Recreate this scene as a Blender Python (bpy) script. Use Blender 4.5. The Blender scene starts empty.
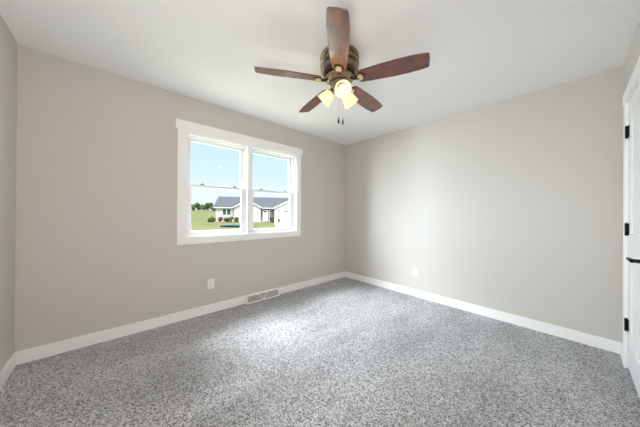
import bpy, bmesh, math, random
from mathutils import Vector, Matrix
PI = math.pi
C = bpy.context.scene.collection
S = bpy.context.scene
random.seed(4)

# room size (metres): x = 0 window wall, y = 0 far wall, x = W door wall, y = -L near wall
W, L, H = 3.121, 3.747, 2.44
GZ = -0.64                                   # ground outside

# ------------------------------------------------------------------ camera
cam = bpy.data.objects.new('camera', bpy.data.cameras.new('camera')); C.objects.link(cam)
Fv = Vector((-0.742306, 0.670055, 0.002910)); Rv = Vector((0.670055, 0.742273, 0.007557)); Uv = Vector((-0.002904, -0.007560, 0.999967))
M = Matrix.Identity(4)
for i in range(3):
    M[i][0] = Rv[i]; M[i][1] = Uv[i]; M[i][2] = -Fv[i]
M.translation = Vector((2.8353, -3.1927, 1.1681))
cam.matrix_world = M
cam.data.sensor_width = 36; cam.data.lens = 228.13 / 640 * 36
cam.data.shift_y = -0.56 / 640; cam.data.clip_start = 0.02; cam.data.clip_end = 1000
S.camera = cam

# ------------------------------------------------------------------ world: hazy sky, brighter overhead
w = bpy.data.worlds.new('sky'); S.world = w; w.use_nodes = True
nt = w.node_tree; nt.nodes.clear()
tc = nt.nodes.new('ShaderNodeTexCoord'); sp = nt.nodes.new('ShaderNodeSeparateXYZ')
rp = nt.nodes.new('ShaderNodeValToRGB'); bg = nt.nodes.new('ShaderNodeBackground'); ow = nt.nodes.new('ShaderNodeOutputWorld')
nt.links.new(tc.outputs['Generated'], sp.inputs[0]); nt.links.new(sp.outputs['Z'], rp.inputs[0])
nt.links.new(rp.outputs[0], bg.inputs[0]); nt.links.new(bg.outputs[0], ow.inputs[0])
cr = rp.color_ramp
SKY = [(0.0, (.82, .90, .96)), (0.06, (.76, .87, .97)), (0.16, (.63, .81, .97)), (0.34, (.52, .74, .97)), (0.50, (1.6, 1.75, 1.9)), (0.80, (3.0, 3.1, 3.2))]
while len(cr.elements) < len(SKY): cr.elements.new(0.5)
for e, (p, c) in zip(cr.elements, SKY): e.position = p; e.color = (*c, 1)
bg.inputs[1].default_value = 1.05

def lamp(name, kind, loc, energy, color, aim=None, **k):
    d = bpy.data.lights.new(name, kind); d.energy = energy; d.color = color
    for a, v in k.items(): setattr(d, a, v)
    o = bpy.data.objects.new(name, d); C.objects.link(o); o.location = loc
    if aim is not None: o.rotation_euler = (Vector(aim) - Vector(loc)).to_track_quat('-Z', 'Y').to_euler()
    return o
# low hazy sun on the far side of the neighbourhood, from behind the room
lamp('sun', 'SUN', (5, -8, 12), 1.6, (1, .96, .90), aim=(-3, -3, 0), angle=math.radians(3))
# unseen area lamps added outside to strengthen the daylight at the window
lamp('daylight_fill', 'AREA', (-1.9, -3.8, 2.2), 640, (.80, .91, 1), aim=(1.6, -0.9, 0.7), shape='RECTANGLE', size=1.9, size_y=2.8)
lamp('upper_daylight_fill', 'AREA', (-1.7, -2.85, 3.7), 560, (.86, .94, 1), aim=(1.1, -1.3, 0), shape='RECTANGLE', size=1.6, size_y=1.0)
# added soft fill behind the camera, not a lamp of the room
lamp('camera_side_fill', 'AREA', (2.75, -3.62, 1.6), 9, (1, .97, .94), aim=(1.0, -1.2, 1.5), shape='RECTANGLE', size=0.6, size_y=1.6)
# unseen area lamp added low outside, standing in for sunlit ground bounce
lamp('ground_bounce_fill', 'AREA', (-1.9, -1.9, -0.2), 50, (1, .99, .95), aim=(0.9, -1.9, 2.44), shape='RECTANGLE', size=3.0, size_y=1.4)
# added unseen lamp aimed up to brighten the ceiling
lamp('ceiling_fill', 'AREA', (2.72, -3.60, 0.8), 17, (1, .985, .96), aim=(1.1, -1.5, 2.44), shape='RECTANGLE', size=0.7, size_y=0.7)

S.view_settings.view_transform = 'Standard'; S.view_settings.look = 'None'
S.view_settings.exposure = 0.22; S.view_settings.gamma = 1; S.view_settings.use_curve_mapping = False
S.cycles.use_denoising = True
S.cycles.max_bounces = 14; S.cycles.diffuse_bounces = 10; S.cycles.transmission_bounces = 8; S.cycles.transparent_max_bounces = 12
S.cycles.sample_clamp_indirect = 6

# ------------------------------------------------------------------ materials
def srgb(r, g, b):
    f = lambda c: (c / 255 / 12.92) if c / 255 <= .04045 else ((c / 255 + .055) / 1.055) ** 2.4
    return (f(r), f(g), f(b), 1)
def mat(name, col, rough=.5, metal=0, **k):
    m = bpy.data.materials.new(name); m.use_nodes = True
    b = m.node_tree.nodes['Principled BSDF']
    b.inputs['Base Color'].default_value = col; b.inputs['Roughness'].default_value = rough; b.inputs['Metallic'].default_value = metal
    for a, v in k.items(): b.inputs[a.replace('_', ' ')].default_value = v
    return m
def nodes(m): return m.node_tree.nodes, m.node_tree.links, m.node_tree.nodes['Principled BSDF']
def noise_color(m, c0, c1, scale, p0=.35, p1=.65, detail=4, stretch=None, dist=0, coord='Object'):
    n, l, b = nodes(m)
    t = n.new('ShaderNodeTexCoord'); x = n.new('ShaderNodeTexNoise'); r = n.new('ShaderNodeValToRGB')
    x.inputs['Scale'].default_value = scale; x.inputs['Detail'].default_value = detail; x.inputs['Distortion'].default_value = dist
    src = t.outputs[coord]
    if stretch:
        mp = n.new('ShaderNodeMapping'); mp.inputs['Scale'].default_value = stretch; l.new(src, mp.inputs[0]); src = mp.outputs[0]
    l.new(src, x.inputs['Vector']); l.new(x.outputs[0], r.inputs[0])
    r.color_ramp.elements[0].position = p0; r.color_ramp.elements[0].color = c0
    r.color_ramp.elements[1].position = p1; r.color_ramp.elements[1].color = c1
    l.new(r.outputs[0], b.inputs['Base Color'])
    return src, r
def bump(m, scale, strength, distance=.002, detail=3):
    n, l, b = nodes(m)
    t = n.new('ShaderNodeTexCoord'); x = n.new('ShaderNodeTexNoise'); x.inputs['Scale'].default_value = scale; x.inputs['Detail'].default_value = detail
    u = n.new('ShaderNodeBump'); u.inputs['Strength'].default_value = strength; u.inputs['Distance'].default_value = distance
    l.new(t.outputs['Object'], x.inputs['Vector']); l.new(x.outputs[0], u.inputs['Height']); l.new(u.outputs[0], b.inputs['Normal'])

m_wall = mat('greige_paint', srgb(206, 201, 194), .75); bump(m_wall, 180, .12, .001)
m_ceil = mat('ceiling_paint', srgb(240, 240, 240), .9); bump(m_ceil, 60, .25, .002)
m_trim = mat('white_trim_paint', srgb(249, 248, 246), .38)
m_vinyl = mat('white_vinyl', srgb(240, 241, 243), .35)
m_door = mat('white_door_paint', srgb(238, 239, 240), .4)
m_black = mat('matte_black_metal', srgb(22, 22, 23), .42, .6)
m_plate = mat('white_plastic', srgb(244, 243, 240), .3)
m_slot = mat('dark_slot', srgb(40, 38, 36), .6)
m_latch = mat('grey_latch', srgb(112, 114, 116), .4)
m_grey = mat('register_grey', srgb(125, 123, 120), .7)  # even grey of the register's backing plate

# carpet: tufts of mixed grey yarn
m_carpet = mat('grey_frieze_carpet', srgb(140, 137, 134), .95)
n, l, b = nodes(m_carpet)
t = n.new('ShaderNodeTexCoord')
v1 = n.new('ShaderNodeTexVoronoi'); v1.inputs['Scale'].default_value = 190
l.new(t.outputs['Object'], v1.inputs['Vector'])
sp1 = n.new('ShaderNodeSeparateColor'); l.new(v1.outputs['Color'], sp1.inputs[0])
v3 = n.new('ShaderNodeTexNoise'); v3.inputs['Scale'].default_value = 110; v3.inputs['Detail'].default_value = 6; v3.inputs['Roughness'].default_value = .8
l.new(t.outputs['Object'], v3.inputs['Vector'])
ad = n.new('ShaderNodeMix'); ad.data_type = 'FLOAT'; ad.inputs[0].default_value = .5
l.new(sp1.outputs[0], ad.inputs[2]); l.new(v3.outputs[0], ad.inputs[3])
r1 = n.new('ShaderNodeValToRGB'); r1.color_ramp.elements[0].position = .25; r1.color_ramp.elements[0].color = srgb(40, 38, 39)
r1.color_ramp.elements[1].position = .75; r1.color_ramp.elements[1].color = srgb(232, 231, 234)
l.new(ad.outputs[0], r1.inputs[0])
v2 = n.new('ShaderNodeTexNoise'); v2.inputs['Scale'].default_value = 2.6; v2.inputs['Detail'].default_value = 2
mp = n.new('ShaderNodeMapping'); mp.inputs['Scale'].default_value = (1.0, .35, 1); mp.inputs['Rotation'].default_value = (0, 0, .5)
l.new(t.outputs['Object'], mp.inputs[0]); l.new(mp.outputs[0], v2.inputs['Vector'])
r2 = n.new('ShaderNodeValToRGB'); r2.color_ramp.elements[0].position = .35; r2.color_ramp.elements[0].color = (.74, .735, .73, 1)
r2.color_ramp.elements[1].position = .65; r2.color_ramp.elements[1].color = (1, 1, 1, 1)
l.new(v2.outputs[0], r2.inputs[0])
mx = n.new('ShaderNodeMix'); mx.data_type = 'RGBA'; mx.blend_type = 'MULTIPLY'; mx.inputs[0].default_value = 1
l.new(r1.outputs[0], mx.inputs[6]); l.new(r2.outputs[0], mx.inputs[7]); l.new(mx.outputs[2], b.inputs['Base Color'])
bu = n.new('ShaderNodeBump'); bu.inputs['Strength'].default_value = .5; bu.inputs['Distance'].default_value = .006
l.new(ad.outputs[0], bu.inputs['Height']); l.new(bu.outputs[0], b.inputs['Normal'])
b.inputs['Sheen Weight'].default_value = .2

# fan
m_wood = mat('walnut_blade', srgb(92, 52, 34), .32, 0, Coat_Weight=.45, Coat_Roughness=.2, Coat_IOR=2.0)
noise_color(m_wood, srgb(40, 22, 17), srgb(128, 64, 34), 9, .3, .7, 6, (1.0, 9, 9), .6)
m_bronze = mat('brushed_pewter_bronze', srgb(142, 124, 104), .34, .7)
m_bronze_dark = mat('dark_bronze', srgb(66, 52, 42), .4, .5)
m_brass = mat('light_antique_brass', srgb(222, 200, 160), .35, .5)
m_shade = bpy.data.materials.new('frosted_glass_shade'); m_shade.use_nodes = True
n = m_shade.node_tree.nodes; l = m_shade.node_tree.links; n.clear()
o_ = n.new('ShaderNodeOutputMaterial'); d_ = n.new('ShaderNodeBsdfDiffuse'); t_ = n.new('ShaderNodeBsdfTranslucent'); x_ = n.new('ShaderNodeMixShader')
d_.inputs[0].default_value = srgb(248, 240, 222); t_.inputs[0].default_value = srgb(255, 244, 224); x_.inputs[0].default_value = .6
l.new(d_.outputs[0], x_.inputs[1]); l.new(t_.outputs[0], x_.inputs[2]); l.new(x_.outputs[0], o_.inputs[0])
m_bulb = mat('lit_bulb', (1, 1, 1, 1), .5); nodes(m_bulb)[2].inputs['Emission Color'].default_value = (1, .95, .88, 1); nodes(m_bulb)[2].inputs['Emission Strength'].default_value = 2

# glass: clear with a faint reflection
m_glass = bpy.data.materials.new('window_glass'); m_glass.use_nodes = True
n = m_glass.node_tree.nodes; l = m_glass.node_tree.links; n.clear()
o_ = n.new('ShaderNodeOutputMaterial'); t_ = n.new('ShaderNodeBsdfTransparent'); g_ = n.new('ShaderNodeBsdfGlossy'); x_ = n.new('ShaderNodeMixShader')
t_.inputs[0].default_value = (.97, .98, .98, 1); g_.inputs['Roughness'].default_value = .02; x_.inputs[0].default_value = .004
l.new(t_.outputs[0], x_.inputs[1]); l.new(g_.outputs[0], x_.inputs[2]); l.new(x_.outputs[0], o_.inputs[0])

# outside
m_grass = mat('lawn_grass', srgb(120, 135, 60), .95)
noise_color(m_grass, srgb(78, 100, 42), srgb(128, 122, 76), .16, .3, .7, 8)
m_concrete = mat('pale_concrete', srgb(205, 200, 190), .9); bump(m_concrete, 12, .3, .01)
m_siding = mat('off_white_siding', srgb(226, 224, 220), .7)
m_porch = mat('shaded_grey_siding', srgb(140, 140, 138), .7)  # shadow on the porch's back wall put into the colour
m_ftrim = mat('house_white_trim', srgb(240, 240, 238), .6)
m_shingle = mat('grey_shingles', srgb(92, 96, 104), .9)
noise_color(m_shingle, srgb(74, 76, 80), srgb(100, 103, 108), 4, .35, .65, 6)
m_pane = mat('dark_house_pane', srgb(84, 92, 98), .2)
m_foliage = mat('dark_foliage', srgb(50, 66, 36), .9); noise_color(m_foliage, srgb(44, 60, 36), srgb(96, 112, 68), 1.2, .35, .65, 6)
m_shrub = mat('shrub_foliage', srgb(60, 76, 40), .9); noise_color(m_shrub, srgb(44, 56, 30), srgb(96, 110, 58), 6, .35, .65, 5)
m_flower = mat('dusty_red_blossom', srgb(132, 84, 70), .8)
m_teal = mat('teal_plastic', srgb(60, 150, 140), .45)
m_darktarp = mat('near_black_plastic', srgb(30, 44, 46), .5)
m_bark = mat('bark', srgb(80, 66, 52), .9)

# ------------------------------------------------------------------ mesh helpers
def add_box(bm, a, b, bev=0.0):
    lo = Vector([min(p, q) for p, q in zip(a, b)]); hi = Vector([max(p, q) for p, q in zip(a, b)])
    r = bmesh.ops.create_cube(bm, size=1, matrix=Matrix.Translation((lo + hi) / 2) @ Matrix.Diagonal((*(hi - lo), 1)))
    if bev > 0:
        es = list({e for v in r['verts'] for e in v.link_edges})
        bmesh.ops.bevel(bm, geom=es, offset=bev, segments=2, profile=.6, affect='EDGES')
    return bm
def box(*boxes, bev=0.0):
    bm = bmesh.new()
    for a, b in boxes: add_box(bm, a, b, bev)
    return bm
def add_lathe(bm, prof, seg=48, mtx=None, caps=True):
    mtx = mtx or Matrix.Identity(4); rings = []
    for r, z in prof:
        if r < 1e-6: rings.append([bm.verts.new(mtx @ Vector((0, 0, z)))])
        else: rings.append([bm.verts.new(mtx @ Vector((r * math.cos(2 * PI * k / seg), r * math.sin(2 * PI * k / seg), z))) for k in range(seg)])
    for A, B in zip(rings, rings[1:]):
        for k in range(seg):
            q = (k + 1) % seg
            if len(A) == 1 and len(B) > 1: bm.faces.new((A[0], B[k], B[q]))
            elif len(B) == 1 and len(A) > 1: bm.faces.new((A[k], B[0], A[q]))
            elif len(A) > 1: bm.faces.new((A[k], B[k], B[q], A[q]))
    if caps:
        for R_ in (rings[0], rings[-1]):
            if len(R_) > 1: bm.faces.new(R_)
    return bm
def add_tube(bm, pts, r, seg=10):
    pts = [Vector(p) for p in pts]; rings = []
    rr = r if isinstance(r, (list, tuple)) else [r] * len(pts)
    for i, p in enumerate(pts):
        d = (pts[min(i + 1, len(pts) - 1)] - pts[max(i - 1, 0)]).normalized()
        q = d.to_track_quat('Z', 'Y').to_matrix()
        rings.append([bm.verts.new(p + q @ Vector((rr[i] * math.cos(2 * PI * k / seg), rr[i] * math.sin(2 * PI * k / seg), 0))) for k in range(seg)])
    for A, B in zip(rings, rings[1:]):
        for k in range(seg): bm.faces.new((A[k], A[(k + 1) % seg], B[(k + 1) % seg], B[k]))
    bm.faces.new(rings[0]); bm.faces.new(rings[-1])
    return bm
def add_prism(bm, pts, off):
    """polygon pts (3-D, planar) extruded by vector off"""
    A = [bm.verts.new(Vector(p)) for p in pts]; B = [bm.verts.new(Vector(p) + Vector(off)) for p in pts]
    bm.faces.new(A); bm.faces.new(B)
    for i in range(len(A)):
        j = (i + 1) % len(A); bm.faces.new((A[i], A[j], B[j], B[i]))
    return bm
def obj(name, bm, m, parent=None, smooth=False, loc=None):
    bmesh.ops.recalc_face_normals(bm, faces=bm.faces)
    me = bpy.data.meshes.new(name); bm.to_mesh(me); bm.free()
    if smooth:
        for p in me.polygons: p.use_smooth = True
        try: me.set_sharp_from_angle(angle=math.radians(40))
        except Exception: pass
    me.materials.append(m)
    o = bpy.data.objects.new(name, me); C.objects.link(o)
    if parent: o.parent = parent
    if loc: o.location = loc
    return o
def struct(name, bm, m, parent=None):
    o = obj(name, bm, m, parent)
    if parent is None: o['kind'] = 'structure'
    return o
def empty(name, loc=(0, 0, 0), rz=0, rot=None):
    o = bpy.data.objects.new(name, None); C.objects.link(o); o.location = loc
    o.rotation_euler = rot or (0, 0, rz); o.empty_display_size = .1
    return o
def tag(o, label, cat, group=None, kind=None):
    if label: o['label'] = label
    if cat: o['category'] = cat
    if group: o['group'] = group
    if kind: o['kind'] = kind
    return o
def label(o, t): o['label'] = t; return o
def copy_tree(o, parent=None):
    c = o.copy(); C.objects.link(c); c.parent = parent
    for ch in list(o.children): copy_tree(ch, c)
    return c

# ------------------------------------------------------------------ room shell
T = .14
WY0, WY1, WZ0, WZ1 = -2.617, -1.127, .897, 2.045      # window opening
DY0, DY1, DZ = -.270, -1.035, 2.04                    # door opening
struct('floor', box(((-T, -L - T, -.2), (W + T, T, 0))), m_carpet)
struct('ceiling', box(((-T, -L - T, H), (W + T, T, H + .2))), m_ceil)
struct('wall_left', box(((-T, -L - T, 0), (0, WY0, H)), ((-T, WY1, 0), (0, T, H)), ((-T, WY0, 0), (0, WY1, WZ0)), ((-T, WY0, WZ1), (0, WY1, H))), m_wall)
struct('wall_back', box(((0, 0, 0), (W, T, H))), m_wall)
struct('wall_right', box(((W, DY0, 0), (W + T, T, H)), ((W, -L - T, 0), (W + T, DY1, H)), ((W, DY1, DZ), (W + T, DY0, H)), ((W + T - .02, DY1, 0), (W + T, DY0, DZ))), m_wall)
struct('wall_front', box(((0, -L - T, 0), (W, -L, H))), m_wall)
# baseboards
BH, BT = .10, .014
RY0, RY1 = -1.925, -1.440                             # floor register on the window wall
def base(name, *bx): return struct(name, box(*bx, bev=.003), m_trim)
base('baseboard_left', ((0, -L, 0), (BT, RY0, BH)), ((0, RY1, 0), (BT, 0, BH)))
base('baseboard_back', ((BT, -BT, 0), (W, 0, BH)))
base('baseboard_right', ((W - BT, -.19, 0), (W, -BT, BH)), ((W - BT, -L + BT, 0), (W, DY1 - .08, BH)))
base('baseboard_front', ((BT, -L, 0), (W, -L + BT, BH)))

# ------------------------------------------------------------------ window
win = tag(empty('window_1', (0, -1.872, WZ0)), None, None, kind='structure')
def wp(name, bm, m, parent=win, **k):                 # build in world coords, store under the window
    bmesh.ops.translate(bm, verts=bm.verts, vec=-Vector(win.location)); return obj(name, bm, m, parent, **k)
CT = .018
wp('casing', box(((0, WY0 - .078, WZ0 - .078), (CT, WY0, WZ1 + .022)), ((0, WY1, WZ0 - .078), (CT, WY1 + .078, WZ1 + .022)),
                 ((0, WY0, WZ0 - .078), (CT, WY1, WZ0)), ((0, WY0, WZ1), (CT, WY1, WZ1 + .022)), bev=.0015), m_trim)
wp('head_casing', box(((0, WY0 - .098, WZ1 + .022), (CT + .006, WY1 + .098, WZ1 + .120)), bev=.002), m_trim)
wp('jamb', box(((-.045, WY0, WZ0), (.004, WY0 + .014, WZ1)), ((-.045, WY1 - .014, WZ0), (.004, WY1, WZ1)),
               ((-.045, WY0 + .014, WZ0), (.004, WY1 - .014, WZ0 + .014)), ((-.045, WY0 + .014, WZ1 - .014), (.004, WY1 - .014, WZ1)), bev=.001), m_trim)
YC = -1.880
wp('mullion', box(((-.045, YC - .026, WZ0 + .014), (-.002, YC + .026, WZ1 - .014)), bev=.002), m_trim)
def unit(y0, y1):
    """one vinyl double-hung unit between y0 and y1"""
    z0, z1, zm = WZ0 + .006, WZ1 - .006, 1.475
    fw = .022
    wp('frame', box(((-.135, y0, z0), (-.045, y0 + fw, z1)), ((-.135, y1 - fw, z0), (-.045, y1, z1)),
                    ((-.135, y0 + fw, z0), (-.045, y1 - fw, z0 + .018)), ((-.135, y0 + fw, z1 - fw), (-.045, y1 - fw, z1)), bev=.002), m_vinyl)
    a, b_ = y0 + fw, y1 - fw
    sw = .036
    def sash(x0, x1, s0, s1, bot, top):
        s = wp('sash', box(((x0, a, s0), (x1, a + sw, s1)), ((x0, b_ - sw, s0), (x1, b_, s1)),
                           ((x0, a + sw, s0), (x1, b_ - sw, s0 + bot)), ((x0, a + sw, s1 - top), (x1, b_ - sw, s1)), bev=.003), m_vinyl)
        g = wp('glass', box(((x0 + .012, a + sw - .004, s0 + bot - .004), (x0 + .016, b_ - sw + .004, s1 - top + .004))), m_glass)
        g.parent = s
        return s
    low = sash(-.084, -.054, z0 + .018, zm + .018, .038, .030)
    sash(-.120, -.090, zm - .018, z1 - fw, .030, .032)
    for yy in (a + .22 * (b_ - a), a + .80 * (b_ - a)):
        bm = box(((-.080, yy - .022, zm + .0185), (-.058, yy + .022, zm + .026)), bev=.002)
        add_box(bm, (-.074, yy - .006, zm + .026), (-.056, yy + .024, zm + .034), .002)
        k = wp('sash_lock', bm, m_latch); k.parent = low
unit(WY0 + .014, YC - .026)
unit(YC + .026, WY1 - .014)

# ------------------------------------------------------------------ door
door = tag(empty('door_1', (W, DY0, 0)), None, None, kind='structure')
def dp(name, bm, m, parent=door, **k):
    bmesh.ops.translate(bm, verts=bm.verts, vec=-Vector(door.location)); return obj(name, bm, m, parent, **k)
y0, y1 = DY0 - .004, DY1 + .004
bm = box(((W + .008, y1, .012), (W + .040, y0, DZ - .006)))
st = .11
for a, b_ in (((y0, .012), (y0 - st, DZ - .006)), ((y1 + st, .012), (y1, DZ - .006)), ((y0 - st, .012), (y1 + st, .22)), ((y0 - st, .90), (y1 + st, 1.04)), ((y0 - st, DZ - .13), (y1 + st, DZ - .006))):
    add_box(bm, (W + .001, a[0], a[1]), (W + .0085, b_[0], b_[1]), .0015)
dp('slab', bm, m_door)
dp('casing', box(((W - .018, DY0 + .078, 0), (W, DY0 + .004, DZ + .004)), ((W - .018, DY1 - .004, 0), (W, DY1 - .078, DZ + .004)), bev=.002), m_trim)
dp('head_casing', box(((W - .022, DY0 + .092, DZ + .004), (W, DY1 - .092, DZ + .080)), bev=.002), m_trim)
dp('jamb', box(((W + .0005, DY0 - .003, 0), (W + .1, DY0, DZ)), ((W + .0005, DY1, 0), (W + .1, DY1 + .003, DZ)), ((W + .0005, DY1 + .003, DZ - .004), (W + .1, DY0 - .003, DZ))), m_trim)
for hz in (1.812, 1.065, .335):
    bm = bmesh.new()
    for k in range(5):
        add_lathe(bm, [(.0075, 0), (.0085, .001), (.0085, .0165), (.0075, .0175)], 16, Matrix.Translation((W - .0095, DY0 + .001, hz - .045 + k * .018)))
    add_lathe(bm, [(.0, -.006), (.006, -.003), (.006, 0)], 12, Matrix.Translation((W - .0095, DY0 + .001, hz - .045)), caps=False)
    add_lathe(bm, [(.006, 0), (.006, .003), (0, .006)], 12, Matrix.Translation((W - .0095, DY0 + .001, hz + .045)), caps=False)
    add_box(bm, (W - .004, DY0 - .030, hz - .045), (W + .002, DY0, hz + .045), .001)
    label(dp('hinge', bm, m_black, smooth=True), 'black hinge')
# lever handle
hy, hz = -.935, .905
bm = bmesh.new()
add_lathe(bm, [(.0, 0), (.031, 0), (.033, .002), (.033, .007), (.029, .010), (.012, .012), (.011, .05), (.0, .05)], 32,
          Matrix.Translation((W + .001, hy, hz)) @ Matrix.Rotation(-PI / 2, 4, 'Y'))
for k in range(1): add_tube(bm, [(W - .052, hy - .010, hz), (W - .056, hy + .02, hz + .003), (W - .058, hy + .06, hz + .004), (W - .058, hy + .085, hz + .002), (W - .058, hy + .106, hz + .001)], [.012, .0105, .009, .008, .006], 12)
label(dp('lever_handle', bm, m_black, smooth=True), 'black lever handle')

# ------------------------------------------------------------------ outlets
def make_outlet(lbl, loc, rz):
    r = tag(empty('wall_outlet', loc, rz), lbl, 'outlet')          # local +x points out of the wall
    obj('cover_plate', box(((0, -.036, -.058), (.006, .036, .058)), bev=.0025), m_plate, r, smooth=True)
    for s in (-1, 1):
        o = obj('receptacle', box(((.005, -.0165, s * .020 - .0145), (.009, .0165, s * .020 + .0145)), bev=.003), m_plate, r)
        obj('slot', box(((.0085, -.008, s * .020 - .004), (.0094, -.0055, s * .020 + .006)), ((.0085, .0055, s * .020 - .004), (.0094, .008, s * .020 + .006)),
                        ((.0085, -.002, s * .020 - .011), (.0094, .002, s * .020 - .007))), m_slot, o)
    bm = bmesh.new(); add_lathe(bm, [(.003, 0), (.003, .001), (0, .0016)], 12, Matrix.Translation((.006, 0, 0)) @ Matrix.Rotation(PI / 2, 4, 'Y'), caps=False)
    obj('screw', bm, m_latch, r)
    return r
make_outlet('white duplex outlet on the wall below the window', (0, -2.345, .337), 0)
make_outlet('white duplex outlet on the far wall right of the room corner', (1.335, 0, .343), -PI / 2)

# ------------------------------------------------------------------ baseboard register
reg = tag(empty('baseboard_register', (0, (RY0 + RY1) / 2, 0)), 'white metal vent register set into the baseboard under the window', 'vent')
hw = (RY1 - RY0) / 2 - .001
bm = bmesh.new()
D0, D1, HT = .048, .020, .100                         # depth at the foot and at the top, height
def face_pt(y, z): return D0 + (D1 - D0) * z / HT
def slab_on_face(bm, p, q, w_, d0, d1):
    """thin bar from (y,z) p to q lying on the sloping face, between offsets d0 and d1 out of it"""
    (ya, za), (yb, zb) = p, q; dy, dz = yb - ya, zb - za; k = w_ / 2 / math.hypot(dy, dz); ny, nz = -dz * k, dy * k
    pts = [(ya + ny, za + nz), (yb + ny, zb + nz), (yb - ny, zb - nz), (ya - ny, za - nz)]
    add_prism(bm, [(face_pt(y, z) + d0, y, z) for y, z in pts], (d1 - d0, 0, 0))
add_prism(bm, [(0, -hw, .001), (D0, -hw, .001), (D1, -hw, HT), (0, -hw, HT)], (0, .004, 0))
add_prism(bm, [(0, hw - .004, .001), (D0, hw - .004, .001), (D1, hw - .004, HT), (0, hw - .004, HT)], (0, .004, 0))
slab_on_face(bm, (-hw, .008), (hw, .008), .014, -.003, .003)
slab_on_face(bm, (-hw, HT - .007), (hw, HT - .007), .014, -.003, .003)
slab_on_face(bm, (-hw + .008, .012), (-hw + .008, HT - .012), .016, -.003, .003)
slab_on_face(bm, (hw - .008, .012), (hw - .008, HT - .012), .016, -.003, .003)
add_box(bm, (0, -hw, HT - .003), (D1 + .001, hw, HT + .002), .001)
obj('frame', bm, m_trim, reg)
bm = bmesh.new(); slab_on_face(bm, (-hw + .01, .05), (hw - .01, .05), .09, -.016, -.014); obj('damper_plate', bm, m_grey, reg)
bm = bmesh.new()
for z in (.026, .038, .050, .062, .074): slab_on_face(bm, (-hw + .014, z), (hw - .014, z), .002, -.012, 0)
obj('louvre', bm, m_trim, reg)
bm = bmesh.new()
slab_on_face(bm, (-.085, .088), (.005, .016), .010, -.002, .004); slab_on_face(bm, (.065, .088), (.005, .016), .010, -.002, .004)
obj('brace', bm, m_trim, reg)

# ------------------------------------------------------------------ ceiling fan
FX, FY = 1.564, -1.845
fan = tag(empty('ceiling_fan', (FX, FY, H)), 'five-blade walnut ceiling fan with bronze motor housing and lit glass shades', 'ceiling fan')
TC = math.atan2(-Fv.y, -Fv.x)                         # direction from the fan towards the camera
bm = bmesh.new()
add_lathe(bm, [(.0, 0), (.146, 0), (.156, -.006), (.157, -.020), (.148, -.028), (.138, -.030), (.138, -.046), (.150, -.048), (.157, -.056), (.157, -.070), (.149, -.078), (.138, -.080),
               (.138, -.094), (.147, -.096), (.153, -.104), (.151, -.116), (.142, -.126), (.130, -.130), (.130, -.146), (.0, -.146)], 72)
obj('motor_housing', bm, m_bronze, fan, smooth=True)
for z0, z1, r_ in ((-.0295, -.0465, .1385), (-.0795, -.0945, .1385), (-.1295, -.1455, .1305)):
    bm = bmesh.new(); add_lathe(bm, [(r_ - .003, z0), (r_ + .001, z0), (r_ + .001, z1), (r_ - .003, z1)], 72)
    label(obj('housing_band', bm, m_bronze_dark, fan, smooth=True), 'dark recessed band')
bm = bmesh.new()
for k in range(20):                                   # vent slots round the foot of the housing
    a = 2 * PI * k / 20
    R_ = Matrix.Rotation(a, 4, 'Z')
    b2 = bmesh.new(); add_box(b2, (.092, -.010, -.166), (.126, .010, -.146), .003)
    bmesh.ops.transform(b2, matrix=R_, verts=b2.verts)
    me = bpy.data.meshes.new('t'); b2.to_mesh(me); b2.free(); bm.from_mesh(me); bpy.data.meshes.remove(me)
obj('vent_fin', bm, m_bronze_dark, fan)
bm = bmesh.new()
add_lathe(bm, [(.0, -.146), (.088, -.146), (.088, -.166), (.112, -.168), (.118, -.174), (.114, -.184), (.098, -.192), (.082, -.198), (.080, -.208), (.0, -.208)], 60)
obj('flywheel', bm, m_bronze, fan, smooth=True)
bm = bmesh.new()
add_lathe(bm, [(.0, -.208), (.060, -.208), (.066, -.214), (.066, -.240), (.060, -.246), (.062, -.252), (.050, -.272), (.030, -.288), (.012, -.294), (.008, -.304), (.0, -.306)], 48)
obj('light_fitter', bm, m_bronze, fan, smooth=True)
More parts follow.
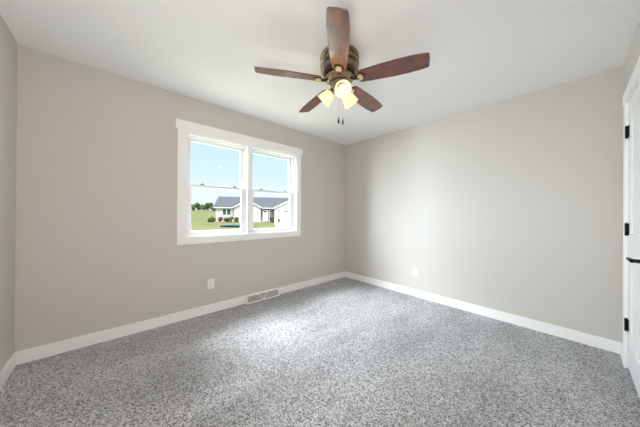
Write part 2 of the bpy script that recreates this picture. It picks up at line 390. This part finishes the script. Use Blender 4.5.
# blades
def outline():
    pts = []
    R0, R1 = .165, .660
    prof = [(0, .054), (.04, .057), (.15, .061), (.35, .067), (.55, .071), (.75, .070), (.90, .065), (.975, .060)]
    for t_, w_ in prof: pts.append((R0 + (R1 - R0) * t_, w_))
    pts.append((R1 - .004, .056)); pts.append((R1, .050))
    for y in (.02, 0, -.02): pts.append((R1 + .002 * (1 - abs(y) / .03), y))
    pts.append((R1 - .002, -.050)); pts.append((R1 - .006, -.056))
    for t_, w_ in reversed(prof): pts.append((R0 + (R1 - R0) * t_, -w_))
    pts.append((R0 - .008, -.045)); pts.append((R0 - .010, 0)); pts.append((R0 - .008, .045))
    return pts
PITCH = math.radians(-14.5)
def make_blade():
    bm = bmesh.new(); add_prism(bm, [(x, y, -.003) for x, y in outline()], (0, 0, .006))
    es = [e for e in bm.edges if abs(e.verts[0].co.z - e.verts[1].co.z) < 1e-6]
    bmesh.ops.bevel(bm, geom=es, offset=.0012, segments=1, affect='EDGES')
    bl = obj('blade', bm, m_wood, fan)
    # iron: arm from the flywheel, forked plate and round medallion under the blade root
    bm = bmesh.new()
    add_tube(bm, [(.070, 0, .022), (.095, 0, .010), (.120, 0, -.010), (.150, 0, -.012), (.170, 0, -.011)], [.010, .010, .009, .010, .010], 12)
    pts = [(.130, -.010), (.142, -.024), (.165, -.035), (.190, -.036), (.208, -.022), (.214, 0), (.208, .022), (.190, .036), (.165, .035), (.142, .024), (.130, .010)]
    add_prism(bm, [(x, y, -.0075) for x, y in pts], (0, 0, .0042))
    ir = obj('blade_iron', bm, m_bronze_dark, bl, smooth=True)
    bm = bmesh.new()
    add_lathe(bm, [(.0, -.020), (.008, -.0205), (.013, -.019), (.016, -.021), (.021, -.021), (.025, -.015), (.026, -.0078), (.0, -.0078)], 32, Matrix.Translation((.172, 0, 0)))
    label(obj('medallion', bm, m_brass, ir, smooth=True), 'round pewter medallion')
    return bl
b0 = make_blade()
base_a = math.radians(-47.713)
for k in range(5):
    o = b0 if k == 0 else copy_tree(b0, fan)
    a = base_a + k * 2 * PI / 5
    o.matrix_local = Matrix.Translation((0, 0, 2.243 - H)) @ Matrix.Rotation(a, 4, 'Z') @ Matrix.Rotation(PITCH, 4, 'X')
# light kit
for k in range(3):
    a = TC + math.radians(7) + k * 2 * PI / 3
    d = Vector((math.cos(a), math.sin(a), 0)); dn = Vector((0, 0, -1))
    ax = (d * math.sin(math.radians(50)) + dn * math.cos(math.radians(50))).normalized()
    root = d * .052 + dn * .236
    neck = d * .070 + dn * .280
    bm = bmesh.new()
    add_tube(bm, [d * .045 + dn * .232, d * .058 + dn * .236, d * .068 + dn * .256, neck], .010, 12)
    q = ax.to_track_quat('Z', 'Y').to_matrix().to_4x4()
    MT = Matrix.Translation(neck - ax * .012) @ q
    add_lathe(bm, [(.0, -.004), (.017, -.004), (.021, .002), (.023, .012), (.021, .018), (.0, .018)], 28, MT)
    arm = obj('lamp_arm', bm, m_bronze, fan, smooth=True)
    bm = bmesh.new()
    ou = [(.022, .004), (.034, .010), (.044, .024), (.051, .044), (.055, .066), (.059, .088), (.064, .106)]
    inn = [(r - .003, z) for r, z in ou]
    add_lathe(bm, ou + list(reversed(inn)), 40, MT, caps=False)
    # close the collar
    sh = label(obj('lamp_shade', bm, m_shade, fan, smooth=True), 'frosted glass bell shade')
    bm = bmesh.new()
    add_lathe(bm, [(.0, .016), (.012, .018), (.013, .028), (.020, .042), (.024, .055), (.022, .068), (.014, .077), (.0, .080)], 28, MT, caps=False)
    label(obj('bulb', bm, m_bulb, sh, smooth=True), 'lit bulb')
    pl = lamp('bulb_light', 'POINT', MT @ Vector((0, 0, .155)), .6, (1, .87, .70), shadow_soft_size=.02)
    pl.parent = fan
# pull chains
for lat, fz in ((-.004, 1.945), (.030, 1.935)):
    p = Vector((Rv.x, Rv.y, 0)).normalized() * lat + Vector((-Fv.x, -Fv.y, 0)).normalized() * .01
    bm = bmesh.new(); zt, zb = -.285, fz - H
    nb = 30
    for i in range(nb):
        bmesh.ops.create_icosphere(bm, subdivisions=1, radius=.0010, matrix=Matrix.Translation((p.x, p.y, zt + (zb - zt) * i / (nb - 1))))
    add_tube(bm, [(p.x, p.y, zt), (p.x, p.y, zb)], .0004, 5)
    ch = obj('pull_chain', bm, m_bronze, fan)
    bm = bmesh.new(); add_lathe(bm, [(.0, .002), (.003, 0), (.0045, -.010), (.0078, -.032), (.0072, -.043), (.003, -.048), (.0, -.049)], 16, Matrix.Translation((p.x, p.y, zb)), caps=False)
    label(obj('fob', bm, m_bronze_dark, ch, smooth=True), 'dark teardrop fob')

# ------------------------------------------------------------------ outside: ground
def gh(x, y):
    d = -x
    t_ = min(1, max(0, (d - 62) / 75)); s = t_ * t_ * (3 - 2 * t_)
    return GZ + 3.2 * s
bm = bmesh.new(); NX, NY = 60, 50; grid = []
for i in range(NX + 1):
    x = -.15 - 260 * (i / NX) ** 1.6
    grid.append([bm.verts.new((x, -60 + 220 * j / NY, gh(x, -60 + 220 * j / NY))) for j in range(NY + 1)])
for i in range(NX):
    for j in range(NY): bm.faces.new((grid[i][j], grid[i][j + 1], grid[i + 1][j + 1], grid[i + 1][j]))
struct('lawn', bm, m_grass)

# ------------------------------------------------------------------ outside: neighbour's ranch house (local x along the facade, y away from us)
house = tag(empty('ranch_house', (-44.3, 11.7, GZ), math.atan2(.869, .494)), 'single-storey white ranch house with grey shingle roof seen through the window', 'house')
def hb(name, m, *boxes, parent=None, bev=0): return obj(name, box(*boxes, bev=bev), m, parent or house)
bm = box(((0, 0, 0), (8.6, 9, 2.9)), ((8.6, .0, 0), (11.27, 9, 2.9)), ((11.27, 0, 0), (18.6, 9, 2.9)))
add_prism(bm, [(.0, 0, 2.9), (0, 9, 2.9), (0, 4.5, 5.1)], (.15, 0, 0))
hb_main = obj('main_wall', bm, m_siding, house)
bm = box(((3.55, -1.0, 0), (8.57, 0, 2.85))); add_prism(bm, [(3.55, -1.0, 2.85), (8.57, -1.0, 2.85), (8.57, -1.0, 2.95), (6.1, -1.0, 4.3), (3.55, -1.0, 2.95)], (0, .2, 0))
obj('gable_wall', bm, m_siding, house)
bm = box(((11.27, -3.0, 0), (18.6, 0, 2.85))); add_prism(bm, [(11.27, -3.0, 2.85), (18.6, -3.0, 2.85), (14.93, -3.0, 4.55)], (0, .2, 0))
obj('garage_wall', bm, m_siding, house)
label(hb('porch_wall', m_porch, ((8.58, -.03, 0), (11.26, -.001, 2.85))), 'porch wall with shade in its grey')
bm = bmesh.new()
add_prism(bm, [(-.45, -.45, 2.78), (-.45, -.45, 2.92), (-.45, 4.5, 5.36), (-.45, 9.45, 2.92), (-.45, 9.45, 2.78), (-.45, 4.5, 5.16)], (19.4, 0, 0))
obj('roof', bm, m_shingle, house)
def gable_roof(u0, u1, uc, zf, zp, v0, v1):
    bm = bmesh.new(); add_prism(bm, [(u0, v0, zf), (uc, v0, zp), (u1, v0, zf), (u1, v0, zf - .14), (uc, v0, zp - .16), (u0, v0, zf - .14)], (0, v1 - v0, 0))
    r = obj('roof', bm, m_shingle, house)
    bm = bmesh.new(); add_prism(bm, [(u0, v0 - .04, zf + .01), (uc, v0 - .04, zp + .01), (u1, v0 - .04, zf + .01), (u1, v0 - .04, zf - .20), (uc, v0 - .04, zp - .22), (u0, v0 - .04, zf - .20)], (0, .035, 0))
    label(obj('rake_board', bm, m_ftrim, r), 'white rake board')
gable_roof(3.10, 9.08, 6.12, 2.82, 4.52, -1.35, 2.9)
gable_roof(10.75, 19.1, 14.93, 2.74, 4.80, -3.35, 3.6)
label(hb('fascia', m_ftrim, ((-.45, -.49, 2.74), (3.1, -.452, 2.93))), 'white eave board')
label(hb('fascia', m_ftrim, ((9.08, -.49, 2.74), (10.75, -.452, 2.93))), 'white eave board')
def hwin(u0, u1, z0, z1, v):
    f = hb('window', m_ftrim, ((u0 - .1, v - .06, z0 - .1), (u0, v, z1 + .1)), ((u1, v - .06, z0 - .1), (u1 + .1, v, z1 + .1)), ((u0, v - .06, z1), (u1, v, z1 + .1)), ((u0, v - .06, z0 - .1), (u1, v, z0)),
           (((u0 + u1) / 2 - .09, v - .06, z0), ((u0 + u1) / 2 + .09, v, z1)))
    hb('pane', m_pane, ((u0, v - .03, z0), ((u0 + u1) / 2 - .09, v - .01, z1)), (((u0 + u1) / 2 + .09, v - .03, z0), (u1, v - .01, z1)), parent=f)
hwin(1.30, 2.70, 1.45, 2.60, 0)
fd = hb('front_door', m_ftrim, ((8.95, -.10, .30), (10.05, -.035, 2.45)))
hb('door_light', m_pane, ((9.2, -.115, 2.0), (9.75, -.10, 2.3)), parent=fd)
hb('porch_post', m_ftrim, ((10.25, -.12, .0), (10.37, -.035, 2.7)))
gd = hb('garage_door', m_ftrim, ((12.85, -3.06, .05), (17.7, -3.001, 2.45)))
for k in range(4): hb('door_light', m_pane, ((13.0 + k * 1.2, -3.08, 2.12), (13.9 + k * 1.2, -3.061, 2.34)), parent=gd)
wl = hb('wall_lantern', m_latch, ((11.95, -3.16, 2.05), (12.15, -3.001, 2.45)), bev=.02)
hb('porch_slab', m_concrete, ((8.6, -1.4, 0), (11.2, -.031, .28)))
# driveway
hm = Matrix.Translation((-44.3, 11.7, GZ)) @ Matrix.Rotation(math.atan2(.869, .494), 4, 'Z')
def hw_(u, v, z=0): return hm @ Vector((u, v, z))
bm = box(((11.2, -17, -.1), (19, -3.02, .03))); bmesh.ops.transform(bm, matrix=hm, verts=bm.verts)
struct('driveway', bm, m_concrete)

# ------------------------------------------------------------------ plants
def blob(bm, c, r, sub=2, jag=.18, squash=1):
    res = bmesh.ops.create_icosphere(bm, subdivisions=sub, radius=1)
    for v in res['verts']:
        k = 1 + random.uniform(-jag, jag)
        v.co = Vector(c) + Vector((v.co.x * r * k, v.co.y * r * k, v.co.z * r * k * squash))
def foliage(rad, h, n_, z0=0, sub=2):
    bm = bmesh.new()
    for i in range(n_):
        a = random.uniform(0, 2 * PI); q = rad * math.sqrt(random.random()) * .65
        zz = z0 + (h - z0) * random.uniform(.25, .8)
        blob(bm, (q * math.cos(a), q * math.sin(a), zz), min(rad * random.uniform(.35, .6), (h - zz) + .15 * h), sub, .2)
    return bm
def fw(px, depth):                                    # point of the ground seen at a bearing (slope) and a distance
    d = Vector((Fv.x, Fv.y, 0)) + Vector((Rv.x, Rv.y, 0)) * ((px - 320) / 228.1)
    p = Vector((2.835, -3.193, 0)) + d * depth
    return p.x, p.y, gh(p.x, p.y)
for i, (px, dep, h, rad, lb) in enumerate([
        (187.5, 118, 2.6, 1.5, 'small dark tree at the left end of the distant tree line'),
        (192.5, 112, 3.1, 1.5, 'low dark tree in the left clump of the distant tree line'),
        (198, 118, 3.9, 1.8, 'rounded dark tree at the right end of the left distant clump'),
        (203.5, 112, 3.7, 1.6, 'dark tree at the left of the taller distant clump'),
        (208.7, 118, 4.6, 1.9, 'tallest dark tree of the distant tree line, left of the house'),
        (213.2, 112, 3.2, 1.5, 'dark tree half hidden behind the left corner of the house')]):
    t_ = tag(empty('tree', fw(px, dep)), lb, 'tree', 'trees of the distant tree line')
    obj('crown', foliage(rad, h, 12), m_foliage, t_, smooth=False)
    bm = bmesh.new(); add_tube(bm, [(0, 0, -.3), (0, 0, h * .5)], .18, 8); obj('trunk', bm, m_bark, t_)
def bush(name, lb, u, v, h, rad, flowers=False, group=None):
    p = hw_(u, v); t_ = tag(empty(name, p), lb, 'flowers' if flowers else 'shrub', group)
    obj('foliage', foliage(rad, h, 9), m_shrub, t_)
    if flowers:
        bm = bmesh.new()
        for i in range(26):
            a = random.uniform(0, 2 * PI); q = rad * random.uniform(.1, .95)
            blob(bm, (q * math.cos(a), q * math.sin(a), h * random.uniform(.45, 1.0)), random.uniform(.06, .12), 1, .2)
        label(obj('blossom', bm, m_flower, t_), 'dusty red blossoms')
    bm = bmesh.new(); add_tube(bm, [(0, 0, -.05), (0, 0, h * .5)], .05, 6); obj('stem', bm, m_bark, t_)
bush('shrub', 'dark green shrub on the lawn just left of the white house', -.55, -1.0, 1.15, .75)
for u, lb in ((1.0, 'red flowering bush at the left end of the bed below the house window'),
              (2.1, 'red flowering bush, second from the left below the house window'),
              (3.1, 'red flowering bush, third from the left beside the house wall'),
              (4.05, 'red flowering bush at the right end of the bed, before the gable')):
    bush('flowering_bush', lb, u, -1.0 if u < 3 else -1.8, .95 + random.uniform(-.1, .1), .45, True, 'flowering bushes along the house wall')
bush('shrub', 'small green shrub beside the porch of the white house', 10.75, -1.9, 1.15, .45)
pt = tag(empty('potted_plant', hw_(12.1, -3.6)), 'small dark potted plant beside the garage door of the white house', 'plant')
bm = bmesh.new(); add_lathe(bm, [(.0, 0), (.16, 0), (.22, .40), (.19, .40), (.0, .36)], 20, caps=False); obj('pot', bm, m_latch, pt)
obj('foliage', foliage(.26, .95, 6, .35), m_shrub, pt)
# low teal and black bundle lying on the lawn
pc = Vector(fw(230.5, 29)); az = math.atan2(Rv.y, Rv.x)
tp = tag(empty('garden_bundle', pc, az), 'low long teal and black bundle lying on the lawn before the house', 'garden cover')
bm = bmesh.new()
for i in range(9): blob(bm, (-1.1 + i * .27, random.uniform(-.05, .05), .10), .17 + random.uniform(-.02, .03), 2, .12, .8)
obj('cover', bm, m_darktarp, tp)
bm = box(((-.6, -.20, .20), (1.2, .22, .34)), bev=.02); label(obj('lid', bm, m_teal, tp), 'teal top')
